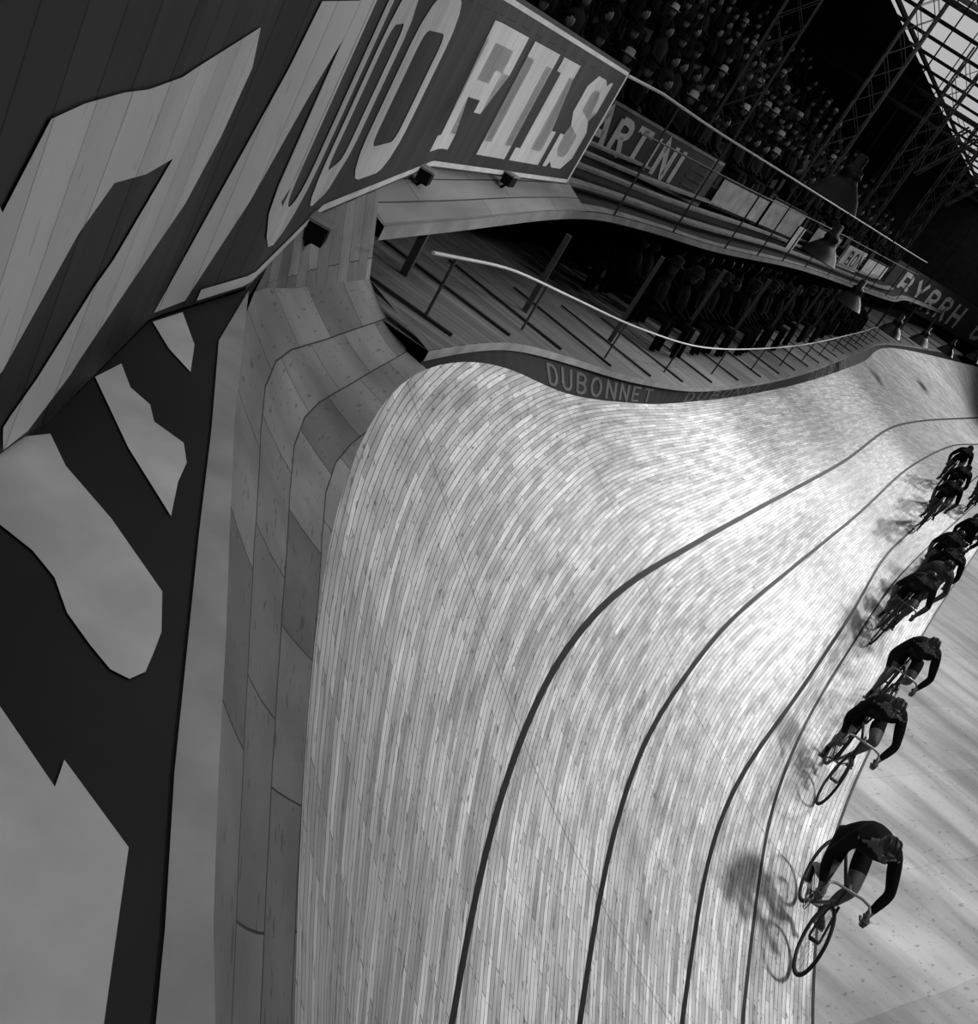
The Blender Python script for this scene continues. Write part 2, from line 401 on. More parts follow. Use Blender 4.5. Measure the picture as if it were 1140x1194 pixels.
k2=[p for p in Krow if p.y>=3.15]
ss=[i/20 for i in range(21)]
mb.grid([[V((*WP.at(2.66+ (5.2-2.66)*t).xy,3.8)),at(k2,t)] for t in ss],M_coarse,[[(0,3*t),(.5,3*t)] for t in ss])
mb.obj('wall_lower_boards')
def flood_box(s,name):
    m=MB(); p=WP.pt(s,3.80,.05); nn=WP.nrm(s); d=V((-nn.y,nn.x,0))
    m.box(p,d*.07,nn*.045,(0,0,.045),M_dark); m.box(p+V((0,0,.05)),d*.08,nn*.055,(0,0,.006),M_ledge)
    m.beam(p-V((0,0,.04)),p-V((0,0,.11))-nn*.05,.02,.02,M_dark); m.obj(name)
for s in (3.75,6.3,8.3): flood_box(s,'bracket_box')
# ------------------------------------------------------------------ stands
A=[(-1.42,5.75,3.6),(-1.35,6.5,3.6),(-.84,11.67,3.58),(-.18,14.2,3.55),(.76,16.51,3.55),(3.21,24.29,3.55),(7.36,34.33,3.55),(9.2,40.5,3.6),(13.0,48,3.7)]
Ac=smooth_curve(A,.3,3)
mb=MB()
for a,b in zip(Ac,Ac[1:]):
    la=V((-12,a.y+4,3.55)); lb=V((-12,b.y+4,3.55))
    if a.y<11.2:
        la=V((a.x-.05-.35,a.y,3.78)); lb=V((b.x-.4,b.y,3.78))
        mb.face([a,b,lb,la],M_ledgew,[(a.y,0),(b.y,0),(b.y,.4),(a.y,.4)])
        la=V((-12,a.y+1,3.5)); lb=V((-12,b.y+1,3.5)); z=V((0,0,-.07)); mb.face([a+z,la,lb,b+z],M_dark)
    else:
        mb.face([a,b,lb,la],M_mid); z=V((0,0,-.1)); mb.face([a+z,la+z,lb+z,b+z],M_dark)
    z=V((0,0,-.09)); mb.face([a,a+z,b+z,b],M_ledge)
    o_=(b-a).normalized().cross(V((0,0,1)))
    mb.face([a+V((0,0,.01)),b+V((0,0,.01)),b-o_*.16+V((0,0,.015)),a-o_*.16+V((0,0,.015))],M_ledge)
mb.obj('balcony_deck')
G=[(-9,8),(-1.65,18),(0,20.5),(5.4,34),(8.5,41.5)]
GP=Plan(G)
def offs(pl,d):
    out=[]
    for i,p in enumerate(pl):
        t=(pl[min(i+1,len(pl)-1)]-pl[max(i-1,0)]); t.z=0; t.normalize(); out.append(p+V((-t.y,t.x,0))*d)
    return out
mb=MB()
Ad=[p for p in Ac if 10.9<p.y<38]
for k in range(4):
    o=offs(Ad,.55+.62*k)
    for a,b in zip(o,o[1:]):
        mb.beam(a+V((0,0,.1+.07*k)),b+V((0,0,.1+.07*k)),.2,.04,M_ledge)
mb.obj('balcony_benches')
mb=MB(); NR=12
def tier(x,k,z=0): return GP.pt(x,z,-(.3+.8*k))
Gs=[i*1.0 for i in range(0,39)]
for k in range(NR):
    z0=3.6+.42*k; z1=z0+.42
    for a,b in zip(Gs,Gs[1:]):
        mb.face([tier(a,k,z0),tier(b,k,z0),tier(b,k,z1),tier(a,k,z1)],M_mid)
        mb.face([tier(a,k,z1),tier(b,k,z1),tier(b,k+1,z1),tier(a,k+1,z1)],M_tier)
mb.obj('grandstand_tiers')
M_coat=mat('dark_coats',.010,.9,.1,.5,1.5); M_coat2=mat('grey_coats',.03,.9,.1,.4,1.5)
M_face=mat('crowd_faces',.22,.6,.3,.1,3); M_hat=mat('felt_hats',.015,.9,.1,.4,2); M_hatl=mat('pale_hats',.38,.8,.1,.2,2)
M_faced=mat('shaded_faces',.04,.6,.3,.1,3); M_coatd=mat('shaded_coats',.005,.9,.1,.5,1.5)  # crowd under the balcony: its shade is put into these darker colours
def spectator(mb,p,d,s=1.0,dim=False):
    d=V(d).normalized(); side=V((-d.y,d.x,0)); p=V(p)
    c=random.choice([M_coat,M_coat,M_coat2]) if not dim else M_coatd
    prof=[(.0,.20,.14),(.25,.19,.13),(.48,.22,.12),(.56,.14,.08),(.60,.055,.055),(.66,.05,.05)]
    rws=[]
    for z,a,b in prof: rws.append([p+V((0,0,z*s))+side*(a*s*math.cos(t*math.pi/4))+d*(b*s*math.sin(t*math.pi/4)+(.03 if z<.3 else 0)) for t in range(8)])
    mb.grid(rws,c,closed=True)
    for q in(-1,1):
        mb.tube([p+side*.2*q*s+V((0,0,.5*s)),p+side*.24*q*s+d*.08+V((0,0,.25*s)),p+side*.12*q*s+d*.3+V((0,0,.16*s))],[.055,.045,.035],c,5)
    mb.tube([p+side*.1+V((0,0,.05)),p+side*.12+d*.42+V((0,0,.06)),p+side*.12+d*.45-V((0,0,.38))],[.08,.065,.045],c,5)
    mb.tube([p-side*.1+V((0,0,.05)),p-side*.12+d*.42+V((0,0,.06)),p-side*.12+d*.45-V((0,0,.38))],[.08,.065,.045],c,5)
    hc=p+V((0,0,.76*s))+d*.02
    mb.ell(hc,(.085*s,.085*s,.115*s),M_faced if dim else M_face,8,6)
    r=random.random()
    if r<.62:
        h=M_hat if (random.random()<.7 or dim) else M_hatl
        mb.lathe(hc+V((0,0,.05)),[(.15,0),(.15,.008),(.095,.012),(.09,.1),(.05,.12),(0.001,.11)],h,9)
    else: mb.ell(hc+V((0,0,.03))-d*.015,(.09*s,.09*s,.1*s),M_hat,8,5)
mb=MB()
for k in range(NR-1):
    z=3.6+.42*(k+1)+.42
    x=3.0
    while x<38:
        x+=.62+random.random()*.25+(x>26)*.5
        if random.random()<.2: continue
        p=GP.pt(x,z-.0,-(.3+.8*k+.6)); spectator(mb,p,GP.nrm(x)+V((random.uniform(-.3,.3),random.uniform(-.3,.3),0)))
crowd=mb.obj('spectator_crowd',smooth=True)
Fr=[(-.79,5.44,3.2),(-.73,6.46,3.05),(-.55,7.69,2.9),(-.17,9.19,2.65),(.59,11.21,2.35),(1.65,14.19,2.05),(3.04,18.17,2.0),(4.36,22.37,2.0),(6.75,30.66,2.0),(8.9,37.48,2.1),(13.6,45.4,2.7)]
Fc=smooth_curve(Fr,.3,2)
Fl=offs(Fc,5.0)
mb=MB(); uu=0
for i,(a,b) in enumerate(zip(Fc,Fc[1:])):
    la,lb=Fl[i]+V((0,0,.1)),Fl[i+1]+V((0,0,.1))
    L=(b-a).length
    mb.face([a,b,lb,la],M_wood,[(0,uu),(0,uu+L),(4.5,uu+L),(4.5,uu)])
    z=V((0,0,-.07)); mb.face([a,a+z,b+z,b],M_ledge); mb.face([a+z,la+z,lb+z,b+z],M_dark)
    uu+=L
mb.face([(-1.33,5.63,3.32),(-.79,5.44,3.2),(-.79,5.6,3.19),(-3.5,6.6,3.35)],M_wood,[(0,0),(.6,0),(.6,.2),(3,.2)])
mb.face([(-1.33,5.63,3.325),(-3.5,6.6,3.35),(-3.0,5.0,3.35)],M_dark)
mb.obj('trackside_platform')
mb=MB()
for i in range(3,len(Fc)-2,5):
    a=Fc[i]; l=Fl[i]+V((0,0,.1)); d=(l-a).normalized(); mb.beam(a+d*.1+V((0,0,.015)),a+d*1.6+V((0,0,.025)),.03,.02,M_mid)
mb.obj('platform_battens')
Ef=[r[0] for r in rows]
Ein=[p for p in Ef if p.y>5.2 and p.y<46]
def near(pl,p): return min(pl,key=lambda q:(q.xy-p.xy).length)
mb=MB(); Fi=offs(Fc,.06)
bot=[];top=[]
for p in Fi:
    if p.y>44.8: break
    q=near(Ein,p); bot.append(V((q.x,q.y,q.z-.02))); top.append(p+V((0,0,-.05)))
for _ in range(3):
    bot=[bot[0]]+[(bot[i-1]+2*bot[i]+bot[i+1])/4 for i in range(1,len(bot)-1)]+[bot[-1]]
mb.grid([[b_,t_] for b_,t_ in zip(bot,top)],M_dub)
ds=[0]
for a,b in zip(top,top[1:]): ds.append(ds[-1]+(b-a).length)
def fw(s,h):
    i=0
    while i<len(ds)-2 and s>ds[i+1]: i+=1
    t=(s-ds[i])/(ds[i+1]-ds[i]); a=bot[i].lerp(bot[i+1],t); b=top[i].lerp(top[i+1],t)
    n_=(b-a).cross(bot[i+1]-bot[i]).normalized(); 
    if n_.x<0: n_=-n_
    return a.lerp(b,h)+n_*.006
def ftext(txt,x0,w,gap,sw):
    x=x0
    for c in txt:
        if c in GL:
            for s_ in GL[c]:
                stroke(mb,[(x+a*w,(.12+b*.62)) for a,b in s_],sw,lambda s,h:fw(s,h),M_dubl)
        x+=w+gap
ftext('DUBONNET',3.4,.36,.12,.08); ftext('DUBONNET',8.8,.5,.2,.09); ftext('DUBONNET',18,.6,.3,.1)
mb.obj('fascia_board')
mb=MB(); Rl=offs(Fc,.32); Rl=[p for p in Rl if p.y>5.4]
mb.tube([p+V((0,0,.47)) for p in Rl[1:110]],.012,M_rail,6)
for i in range(3,110,8):
    if i<len(Rl): mb.tube([Rl[i]+V((0,0,.0)),Rl[i]+V((0,0,.47))],.012,M_steel,5)
mb.obj('trackside_handrail')
mb=MB()
for i in range(6,len(Fc)-8,9):
    o=offs(Fc,.9)[i]; mb.beam(o,V((o.x,o.y,3.47)),.06,.06,M_steel)
mb.obj('balcony_posts')
mb=MB()
for r_ in range(4):
    o=offs(Fc,1.25+.85*r_)
    for i in range(16,len(o)-10,2):
        if random.random()<.72:
            t=(Fc[i+1]-Fc[i]).normalized(); d=V((t.y,-t.x,0)); p=o[i]+V((random.uniform(-.1,.1),random.uniform(-.1,.1),.42+.02*r_))
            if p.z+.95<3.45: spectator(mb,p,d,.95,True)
mb.obj('trackside_crowd',smooth=True)
mb=MB(); o=offs(Fc,5.3)
mb.grid([[V((p.x,p.y,0)),V((p.x,p.y,3.44))] for p in o],M_dark)
mb.obj('wall_stand_back')
# ------------------------------------------------------------------ signs on the balcony
def board(s0,s1,z0,z1,m,name,txt=None,w=.4,gap=.1,sw=.08,lm=None,off=.05,frame=None,lh=None,zoff=None):
    mb=MB(); n=max(2,int((s1-s0)/.5)); S_=[s0+i*(s1-s0)/n for i in range(n+1)]
    mb.grid([[GP.pt(s,z0,off),GP.pt(s,z1,off)] for s in S_],m); mb.grid([[GP.pt(s,z1,off),GP.pt(s,z1,off-.04)] for s in S_],frame or m)
    mb.grid([[GP.pt(s,z0,off-.04),GP.pt(s,z1,off-.04)] for s in S_],M_dark)
    f=lambda s,z:GP.pt(s,z,off+.006)
    if txt:
        h=lh or (z1-z0)*.66; zz=zoff or z0+(z1-z0)*.17
        text(mb,txt,s0+.12,zz,w,h,gap,sw,f,lm or M_white)
        if name=='martini_sign':
            for i in range(4): stroke(mb,[(s0+3.75,z1-.2-.16*i),(s1-.15-.1*(i%2),z1-.2-.16*i)],.06,f,M_dubl)
    if frame:
        stroke(mb,[(s0,z1-.03),(s1,z1-.03)],.05,f,frame); stroke(mb,[(s0,z0+.03),(s1,z0+.03)],.05,f,frame)
    return mb.obj(name)
board(11.1,16.0,3.62,4.56,M_sign,'martini_sign','MARTINI',.46,.1,.13,frame=M_ledge)
board(16.45,19.7,3.72,4.36,M_poster,'poster_board',frame=M_dark)
board(19.9,22.9,3.72,4.46,M_poster,'poster_board',frame=M_dark)
board(20.3,20.9,3.0,4.2,M_white,'notice_board',off=.8)
board(24.5,27.5,3.6,4.34,M_poster,'poster_board',frame=M_dark)
board(28.5,31.5,3.5,4.25,M_poster,'poster_board',' BON',.6,.15,.1,lm=M_dub)
board(32,35.5,3.6,4.2,M_poster,'poster_board',frame=M_dark)
B=Plan([(8.1,41.9),(8.8,42.8),(15.6,49.6),(24,54),(36,54)])
mb=MB(); n_=40; Q=[i*B.s[-1]/n_ for i in range(n_+1)]
mb.grid([[B.pt(s,3.1),B.pt(s,4.55)] for s in Q],M_sign)
mb.grid([[B.pt(s,1.0,-.2),B.pt(s,3.1,-.2)] for s in Q],M_dark)
text(mb,'BYRRH BYRRH',1.4,3.3,.88,1.0,.3,.19,lambda s,z:B.pt(s,z,.02),M_white)
mb.obj('byrrh_sign')
mb=MB()
rl=[V((-1.14,10.66,4.98))]+[p+V((0,0,1.43)) for p in Ac if p.y>11.6 and p.y<36]
mb.tube(rl,.018,M_rail,6)
for i in range(4,len(rl),8): mb.tube([V((rl[i].x,rl[i].y,3.56)),rl[i]],.015,M_steel,5)
mb.tube([p+V((0,0,-.45)) for p in rl[1:]],.012,M_steel,5)
mb.obj('balcony_handrail')
def lattice(mb,p,q,w,step,m,up=(0,0,1),t=.05,th=.035):
    p,q=V(p),V(q); d=(q-p); L=d.length; d.normalize(); a=d.cross(V(up))
    if a.length<.1: a=d.cross(V((0,1,0)))
    a.normalize(); b=d.cross(a); cs=[(a*i+b*j)*w/2 for i,j in((1,1),(1,-1),(-1,-1),(-1,1))]
    for c in cs: mb.beam(p+c,q+c,t,t,m)
    n=int(L/step)
    for i in range(n):
        for k in range(4):
            c0,c1=cs[k],cs[(k+1)%4]
            mb.beam(p+d*(i*step)+c0,p+d*((i+1)*step)+c1,th,.015,m); mb.beam(p+d*(i*step)+c1,p+d*((i+1)*step)+c0,th,.015,m)
for s in(16.2,23.2,30.2,37):
    mb=MB(); b=GP.pt(s,0,-.45); lattice(mb,b,b+V((0,0,10.6)),.55,.6,M_steel)
    if s>25:
        n=GP.nrm(s); pts=[b+V((0,0,7))+n*.3,b+V((0,0,8.6))+n*1.2,b+V((0,0,9.8))+n*3.2,b+V((0,0,10.4))+n*6]
        for u_,v_ in zip(pts,pts[1:]): lattice(mb,u_,v_,.4,.5,M_mid)
    mb.obj('lattice_column')
mb=MB()
for y in (26,50,74): 
    lattice(mb,(-14,y,10.2),(30,y+0,10.2),.9,1.3,M_mid,t=.1,th=.06)
mb.obj('roof_trusses')
def lamp(p,k):
    mb=MB(); p=V(p); 
    pr=[(.03,.34),(.05,.33),(.055,.22),(.09,.2),(.1,.14),(.085,.12),(.13,.06),(.2,-.02),(.25,-.12),(.262,-.13),(.25,-.125),(.19,-.03),(.1,.06),(.001,.08)]
    mb.lathe(p,[(a*k,b*k) for a,b in pr],M_lamp,20)
    mb.ell(p-V((0,0,.0)),(.05*k,.05*k,.07*k),M_mid,10,7)
    mb.tube([p+V((0,0,.34*k)),V((p.x,p.y,10.95))],.008,M_dark,5)
    mb.obj('pendant_lamp',smooth=True)
lamp((1.33,11.55,5.15),1.15); lamp((2.05,15.3,4.42),1.15); lamp((3.1,17,3.95),1.0); lamp((5,21.6,3.6),1)
lamp((6.6,25.5,3.5),1); lamp((8.4,29.5,3.4),1); lamp((10.5,34,3.4),1); lamp((13,39,3.4),1)
# ------------------------------------------------------------------ building shell
mb=MB(); mb.face([(-30,-20,-.01),(70,-20,-.01),(70,95,-.01),(-30,95,-.01)],M_floor,[(-27,1),(3,-35),(111,7),(81,43)]); mb.obj('floor')
mb=MB()
mb.face([(-30,-20,11),(-30,95,11),(22,95,11),(-18,-20,11)],M_dark)
mb.face([(34,95,11.01),(70,95,11.01),(70,-20,11.01),(-6,-20,11.01)],M_dark); mb.obj('ceiling')
mb=MB(); mb.face([(-18,-20,11.0),(22,95,11.0),(34,95,11.0),(-6,-20,11.0)],M_sky)
d=V((40,115,0)).normalized()
for k in range(35):
    p=V((-18,-20,10.95))+d*k*3.5; mb.beam(p,p+V((12,0,0)),.1,.1,M_dark)
for f in(.5,4,8,11.6): mb.beam(V((-18+f,-20,10.93)),V((22+f,95,10.93)),.12,.12,M_dark)
mb.obj('window_1')
for nm,pts in dict(wall_far=[(-30,95,0),(70,95,0),(70,95,11),(-30,95,11)],wall_left=[(-20,-20,0),(-20,95,0),(-20,95,11),(-20,-20,11)],wall_right=[(70,-20,0),(70,95,0),(70,95,11),(70,-20,11)],wall_near=[(-30,-20,0),(70,-20,0),(70,-20,11),(-30,-20,11)]).items():
    mb=MB(); mb.face(pts,M_mid if nm!='wall_left' else M_dark); mb.obj(nm)
# ------------------------------------------------------------------ cyclists
M_tyre=mat('tyre_rubber',.01,.7,.3,.1); M_rim=mat('wheel_rim',.03,.4,.5,.1); M_frame=mat('bike_frame',.015,.35,.5,.1); M_chrome=mat('bright_metal',.12,.3,.6,.05)
M_skin=mat('skin',.08,.6,.3,.08,8); M_hair=mat('dark_hair',.006,.5,.4,.3,20); M_shoe=mat('black_shoe',.006,.4,.5,.2); M_short=mat('black_shorts',.005,.8,.2,.2)
M_helm=mat('leather_helmet',.01,.5,.4,.2); M_sock=mat('grey_sock',.12,.8,.2,.1); M_eye=mat('eye_white',.3,.4,.4,.05)
JER=[mat('black_jersey',.005,.85,.15,.3,6),mat('charcoal_jersey',.012,.85,.15,.3,6),mat('grey_jersey',.05,.85,.15,.2,6)]
def ik(H_,A_,a,b):
    d=A_-H_; L=min(d.length,(a+b)*.999); x=(a*a-b*b+L*L)/(2*L); h=math.sqrt(max(0,a*a-x*x)); dn=d.normalized()
    f=V((1,0,0)); f=(f-dn*f.dot(dn)).normalized(); return H_+dn*x+f*h
def cyclist(pos,heading,lean,crank,jer,head_turn=0,bare=False,name='racing_cyclist',scale=.95):
    root=bpy.data.objects.new(name,None); sc.collection.objects.link(root)
    m=MB(); fx=V((0,0,.335)); rx=V((-1.0,0,.335)); bb=V((-.58,0,.275)); seat=V((-.74,0,.86)); hd=V((-.19,0,.82)); hb=V((-.15,0,.70))
    for c in(fx,rx):
        pts=lambda r,n:[c+V((r*math.cos(2*math.pi*i/n),0,r*math.sin(2*math.pi*i/n))) for i in range(n)]
        m.tube(pts(.322,36),.015,M_tyre,8,closed=True); m.tube(pts(.303,36),.011,M_rim,6,closed=True)
        m.tube([c-V((0,.045,0)),c+V((0,.045,0))],.02,M_frame,8)
        for i in range(24):
            a=2*math.pi*i/24; s_=(-1)**i*.03; m.tube([c+V((.017*math.cos(a+.5*(-1)**(i//2)),s_,.017*math.sin(a+.5*(-1)**(i//2)))),c+V((.303*math.cos(a),0,.303*math.sin(a)))],.0013,M_chrome,3)
    for p,q,r in[(hb,bb,.0165),(hd,seat+(bb-seat)*.08,.015),(seat+V((-.0,0,.0)),bb,.0155),(hd+V((-.005,0,.03)),hb-V((-.01,0,.03)),.019)]: m.tube([p,q],r,M_frame,8)
    for s_ in(-1,1):
        m.tube([bb+V((0,.03*s_,0)),rx+V((0,.055*s_,0))],.010,M_frame,6); m.tube([seat+V((.01,.015*s_,-.05)),rx+V((0,.055*s_,0))],.009,M_frame,6)
        m.tube([hb+V((.015,.03*s_,-.03)),V((-.085,.045*s_,.5)),V((-.03,.05*s_,.38)),fx+V((0,.05*s_,0))],[.013,.012,.010,.009],M_frame,6)
    m.tube([seat,seat+V((-.025,0,.1))],.012,M_chrome,6)
    sp=seat+V((-.03,0,.11))
    m.grid([[sp+V((x,w*math.cos(t),.03*math.sin(t)*(1 if math.sin(t)>0 else .6)+z)) for t in [2*math.pi*i/10 for i in range(10)]] for x,w,z in[(-.14,.02,.0),(-.12,.07,.01),(-.05,.075,0),(.03,.035,0),(.12,.018,-.005),(.14,.004,-.01)]],M_hair,closed=True)
    st0=V((-.20,0,.90)); m.tube([hd,st0,V((-.09,0,.885))],.013,M_chrome,6)
    for s_ in(-1,1):
        m.tube([V((-.09,0,.885)),V((-.09,.12*s_,.885)),V((-.06,.185*s_,.88)),V((.0,.2*s_,.86)),V((.035,.205*s_,.80)),V((.01,.205*s_,.74)),V((-.06,.205*s_,.715)),V((-.12,.205*s_,.715))],.0135,M_chrome,7)
    m.tube([bb-V((0,.07,0)),bb+V((0,.07,0))],.016,M_chrome,8)
    ring=[bb+V((.09*math.cos(2*math.pi*i/24),-.045,.09*math.sin(2*math.pi*i/24))) for i in range(24)]; m.tube(ring,.005,M_chrome,4,closed=True)
    for i in range(5): m.tube([bb-V((0,.045,0)),ring[int(i*4.8)]],.004,M_chrome,4)
    for z in(1,-1): m.tube([bb+V((0,-.045,.09*z)),rx+V((0,-.045,.03*z))],.004,M_tyre,4)
    ped={}
    for s_ in(-1,1):
        a=crank+(0 if s_==1 else math.pi); e_=bb+V((.165*math.cos(a),.075*s_,.165*math.sin(a)))
        m.tube([bb+V((0,.07*s_,0)),e_],.009,M_chrome,6); m.box(e_+V((0,.05*s_,0)),(.035,0,0),(0,.04,0),(0,0,.008),M_chrome); ped[s_]=e_+V((0,.05*s_,.012))
    m.obj('bicycle',smooth=True,parent=root)
    vs=[];rs=[];ed=[]
    def add(p,r,par=None):
        vs.append(V(p)); rs.append(r if isinstance(r,tuple) else (r,r)); 
        if par is not None: ed.append((par,len(vs)-1))
        return len(vs)-1
    pel=add((-.74,0,1.03),(.15,.16)); wa=add((-.58,0,1.17),(.13,.155),pel); ch=add((-.38,0,1.27),(.14,.185),wa); uc=add((-.26,0,1.30),(.115,.155),ch)
    nk=add((-.16,0,1.345),(.062,.062),uc); hd_=add((-.09,0,1.385),(.06,.06),nk)
    info=[]
    hands={}
    for s_ in(-1,1):
        sh=add((-.245,.175*s_,1.29),.07,uc); 
        el_p=V((-.16,.29*s_,1.02)); ua=add(V(vs[sh]).lerp(el_p,.5),.06,sh); el=add(el_p,.047,ua); wr_p=V((-.05,.215*s_,.80)); fa=add(el_p.lerp(wr_p,.35),.047,el); wr=add(wr_p,.028,fa); pa=add(wr_p+V((.03,-.004*s_,-.045)),(.03,.026),wr); hands[s_]=(wr_p,)
        hp_=V((-.73,.10*s_,.98)); an=V(ped[s_])+V((-.115,-.0*s_,.105)); an.y=.10*s_
        kn_=ik(hp_,an,.43,.43); kn_.y=.125*s_
        hp=add(hp_,.105,pel); th=add(hp_.lerp(kn_,.45),.092,hp); k_=add(kn_,.062,th); cf=add(kn_.lerp(an,.33)+V((-.018,0,0)),.062,k_); lo=add(kn_.lerp(an,.75),.038,cf); ank=add(an,.035,lo); heel=add(an+V((-.02,0,-.055)),.035,ank); 
        ball=add(V(ped[s_])+V((.015,0,.035)),(.028,.036),heel); toe=add(V(ped[s_])+V((.075,0,.03)),(.02,.03),ball)
        info.append((hp_,kn_,an,V(vs[sh]),el_p,wr_p))
    me=bpy.data.meshes.new('rider_body'); me.from_pydata([tuple(v) for v in vs],ed,[]); ob=bpy.data.objects.new('rider_body',me); sc.collection.objects.link(ob)
    sk=ob.modifiers.new('s','SKIN'); sk.use_smooth_shade=True
    for i,sv in enumerate(me.skin_vertices[0].data):
        sv.radius=rs[i]; sv.use_root=(i==0)
    ss_=ob.modifiers.new('ss','SUBSURF'); ss_.levels=2; ss_.render_levels=2
    dg=bpy.context.evaluated_depsgraph_get(); ev=ob.evaluated_get(dg); nm=bpy.data.meshes.new_from_object(ev)
    bpy.data.objects.remove(ob)
    body=bpy.data.objects.new('rider_body',nm); sc.collection.objects.link(body); body.parent=root
    nm.materials.clear()
    for q in(jer,M_short,M_skin,M_shoe,M_sock): nm.materials.append(q)
    for p in nm.polygons:
        c=p.center; mi=0
        s_=1 if c.y>0 else -1; hp_,kn_,an,sh,el_p,wr_p=info[1 if s_==1 else 0]
        def pr(a,b):
            d=b-a; return max(0,min(1,(c-a).dot(d)/d.length_squared))
        t1=pr(hp_,kn_); d1=(c-hp_.lerp(kn_,t1)).length; t2=pr(kn_,an); d2=(c-kn_.lerp(an,t2)).length
        t3=pr(sh,el_p); d3=(c-sh.lerp(el_p,t3)).length; t4=pr(el_p,wr_p); d4=(c-el_p.lerp(wr_p,t4)).length
        tt=pr(V((-.74,0,1.03)),V((-.3,0,1.3))); d5=(c-V((-.74,0,1.03)).lerp(V((-.3,0,1.3)),tt)).length-.06
        dm=min(d1,d2,d3,d4,d5)
        if c.z<an.z-.02 and c.z<.75 and (c-an).length<.28 and dm==d2: mi=3
        elif dm==d5: mi=0 if tt>.18 else 1
        elif dm==d1: mi=1 if t1<.62 else 2
        elif dm==d2: mi=(4 if t2>.86 else 2) if (c-an).length>.05 or t2<.9 else 3
        elif dm==d3: mi=0
        else: mi=0 if jer is JER[0] and t4<.8 else 2
        if c.x>-.19 and c.z>1.31: mi=2
        p.material_index=mi; p.use_smooth=True
    m=MB(); Rh=Matrix.Rotation(head_turn,3,'Z')@Matrix.Rotation(math.radians(18),3,'Y'); hc=V((-.04,0,1.44))
    def hf(p):
        x,y,z=p; k=1.0
        if z<0: k=1+.28*z; 
        x2=x*(1+.0*z)+(.12*(-z) if z<0 and x>0 else 0)
        return V((x2*(.96 if x>0 else 1.02),y*k,z))
    m.ell(hc,(.098,.078,.12),M_skin,16,12,Rh,hf)
    def hp3(x,y,z): return hc+Rh@V((x,y,z))
    m.grid([[hp3(.09,.008,.03),hp3(.09,-.008,.03)],[hp3(.112,.012,-.015),hp3(.112,-.012,-.015)],[hp3(.125,.014,-.03),hp3(.125,-.014,-.03)],[hp3(.095,.016,-.042),hp3(.095,-.016,-.042)]],M_skin)
    m.ell(hp3(.103,0,-.018),(.02,.014,.026),M_skin,8,6)
    for s_ in(-1,1):
        m.ell(hp3(.084,.032*s_,.008),(.012,.014,.009),M_eye,8,6); m.ell(hp3(.094,.032*s_,.008),(.005,.006,.006),M_hair,6,4)
        m.tube([hp3(.09,.015*s_,.028),hp3(.088,.035*s_,.032),hp3(.078,.05*s_,.024)],.0045,M_hair,5)
        m.ell(hp3(-.005,.08*s_,-.005),(.02,.008,.032),M_skin,8,6)
    m.tube([hp3(.088,-.024,-.066),hp3(.1,0,-.064),hp3(.088,.024,-.066)],.005,M_hair,5)
    top=M_helm if not bare else M_hair
    def capf(p):
        return V((p.x,p.y,max(p.z,-.05 if p.x<.0 else .12+.25*p.x)))
    m.ell(hc+Rh@V((-.008,0,.012)),(.107,.088,.125),top,16,10,Rh,capf)
    if not bare:
        for yy in(-.045,0,.045):
            m.tube([hp3(.085*math.cos(a)-.005,yy,.012+math.sqrt(max(.0,1-(yy/.088)**2))*.128*math.sin(a)) for a in [math.radians(d_) for d_ in range(25,160,15)]],.011,top,6)
    m.obj('rider_head',smooth=True,parent=root)
    m=MB()
    for s_ in(-1,1):
        wr_p=hands[s_][0]; bar=V((.012,.205*s_,.765))
        m.ell(wr_p.lerp(bar,.6)+V((-.01,0,.0)),(.034,.022,.045),M_skin,10,7)
        for k in range(4):
            z=.795-.021*k; x=.036-.007*k; r=[.0095,.0098,.0095,.0082][k]
            m.tube([V((x-.05,.225*s_,z+.004)),V((x-.01,.232*s_,z)),V((x+.018,.215*s_,z-.003)),V((x+.014,.19*s_,z-.006)),V((x-.012,.184*s_,z-.006))],[r,r,r*.95,r*.85,r*.7],M_skin,7)
        m.tube([V((-.05,.2*s_,.80)),V((-.02,.18*s_,.812)),V((.012,.182*s_,.80)),V((.026,.192*s_,.79))],[.013,.012,.0105,.008],M_skin,7)
    m.obj('rider_hands',smooth=True,parent=root)
    root.matrix_world=Matrix.Translation(V(pos))@Matrix.Rotation(heading,4,'Z')@Matrix.Rotation(-lean,4,'X')@Matrix.Scale(scale,4)
    return root
def track_z(x,y):
    best=None
    for r in rows:
        if abs(r[20].y-y)>6: continue
        for p in r:
            d=(p.x-x)**2+(p.y-y)**2
            if best is None or d<best[0]: best=(d,p.z)
    return best[1] if best and best[0]<.3 else 0
def hd(dx,dy): return math.atan2(dy,dx)
CY=[((4.05,6.56),hd(-.14,-1),-5,-.6,0,.05,False),((4.53,9.16),hd(-.22,-1),-2,.7,0,0,False),((5.50,11.65),hd(-.3,-1),-1,2.0,0,.1,False),((5.99,14.32),hd(-.32,-1),1,.2,1,0,True),
((6.61,15.61),hd(-.32,-1),1,1.2,2,0,False),((7.5,18.2),hd(-.34,-1),1,2.6,1,-.1,True),((8.65,20.7),hd(-.34,-1),1,-.9,0,0,True),((8.33,22.15),hd(-.34,-1),1,.5,1,0,False),
((9.3,24.9),hd(-.34,-1),1,1.7,0,0,True),((9.7,22.9),hd(-.34,-1),1,2.9,2,0,False),((11.2,28),hd(-.34,-1),1,0,0,.1,True),((10.0,27.6),hd(-.34,-1),1,1,0,.1,True),((7.2,17.0),hd(-.34,-1),1,.4,0,.1,True)]
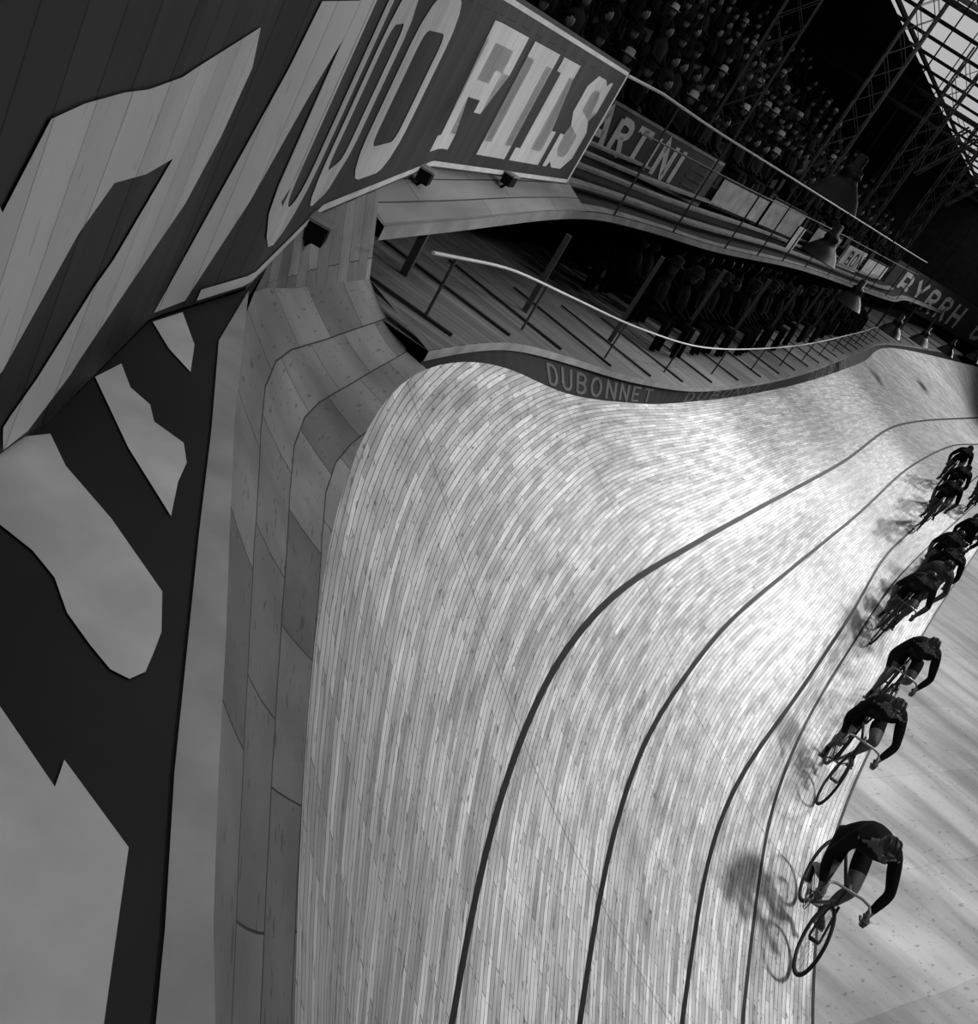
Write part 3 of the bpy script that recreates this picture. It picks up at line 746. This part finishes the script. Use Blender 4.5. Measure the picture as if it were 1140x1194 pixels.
for (p,h_,ln,ck,j,ht,bare) in CY:
    cyclist((p[0],p[1],track_z(*p)+.014),h_,math.radians(ln),ck,JER[j],ht,bare,scale=.93)
# ------------------------------------------------------------------ lights
def light(p,w,r=.4,name='roof_or_fill_light',spot=None,to=None,blend=.8):
    l=bpy.data.lights.new(name,'SPOT' if spot else 'POINT'); l.energy=w; l.shadow_soft_size=r
    o=bpy.data.objects.new(name,l); o.location=p; sc.collection.objects.link(o)
    if spot:
        l.spot_size=math.radians(spot); l.spot_blend=blend
        o.rotation_euler=(V(to)-V(p)).to_track_quat('-Z','Y').to_euler()
light((8.3,6.2,9.6),3000,.7,spot=80,to=(3.8,7.2,.5),blend=1)
light((11,17,10),3000,.6,spot=64,to=(5,14.5,.5),blend=1)
light((13.5,28,10),3000,.6,spot=72,to=(7,22,.5),blend=1)
light((20,42,10),4800,.6,spot=110,to=(11,34,1),blend=1)
light((6,18,10),2400,.5,spot=38,to=(2.4,12.8,1),blend=1)
light((9,12,7.5),1400,.3,spot=34,to=(-1.3,8.3,4.2),blend=1)  # added spot that brightens the ad wall, not a known fitting
light((3.5,2.5,8),290,.12)  # added fill for the near wall and ledge, not a real lamp
light((4,22,10),150,.5)  # added weak fill that lifts the stands, not a real lamp
w=bpy.data.worlds.new('world'); sc.world=w; w.use_nodes=True; w.node_tree.nodes['Background'].inputs[0].default_value=(.012,.012,.012,1)
# ------------------------------------------------------------------ camera
cam=bpy.data.cameras.new('camera'); co=bpy.data.objects.new('camera',cam); sc.collection.objects.link(co); sc.camera=co
cam.sensor_fit='HORIZONTAL'; cam.sensor_width=36; cam.lens=36*1150/1140; cam.clip_start=.05; cam.clip_end=300
P_=math.radians(24.3); R_=math.radians(32.3)
f=V((0,math.cos(P_),-math.sin(P_))); up=V((0,math.sin(P_),math.cos(P_))); rt=V((1,0,0))
X=math.cos(R_)*rt+math.sin(R_)*up; Y=-math.sin(R_)*rt+math.cos(R_)*up; Z=-f
co.matrix_world=Matrix(((X.x,Y.x,Z.x,0),(X.y,Y.y,Z.y,0),(X.z,Y.z,Z.z,5.0),(0,0,0,1)))
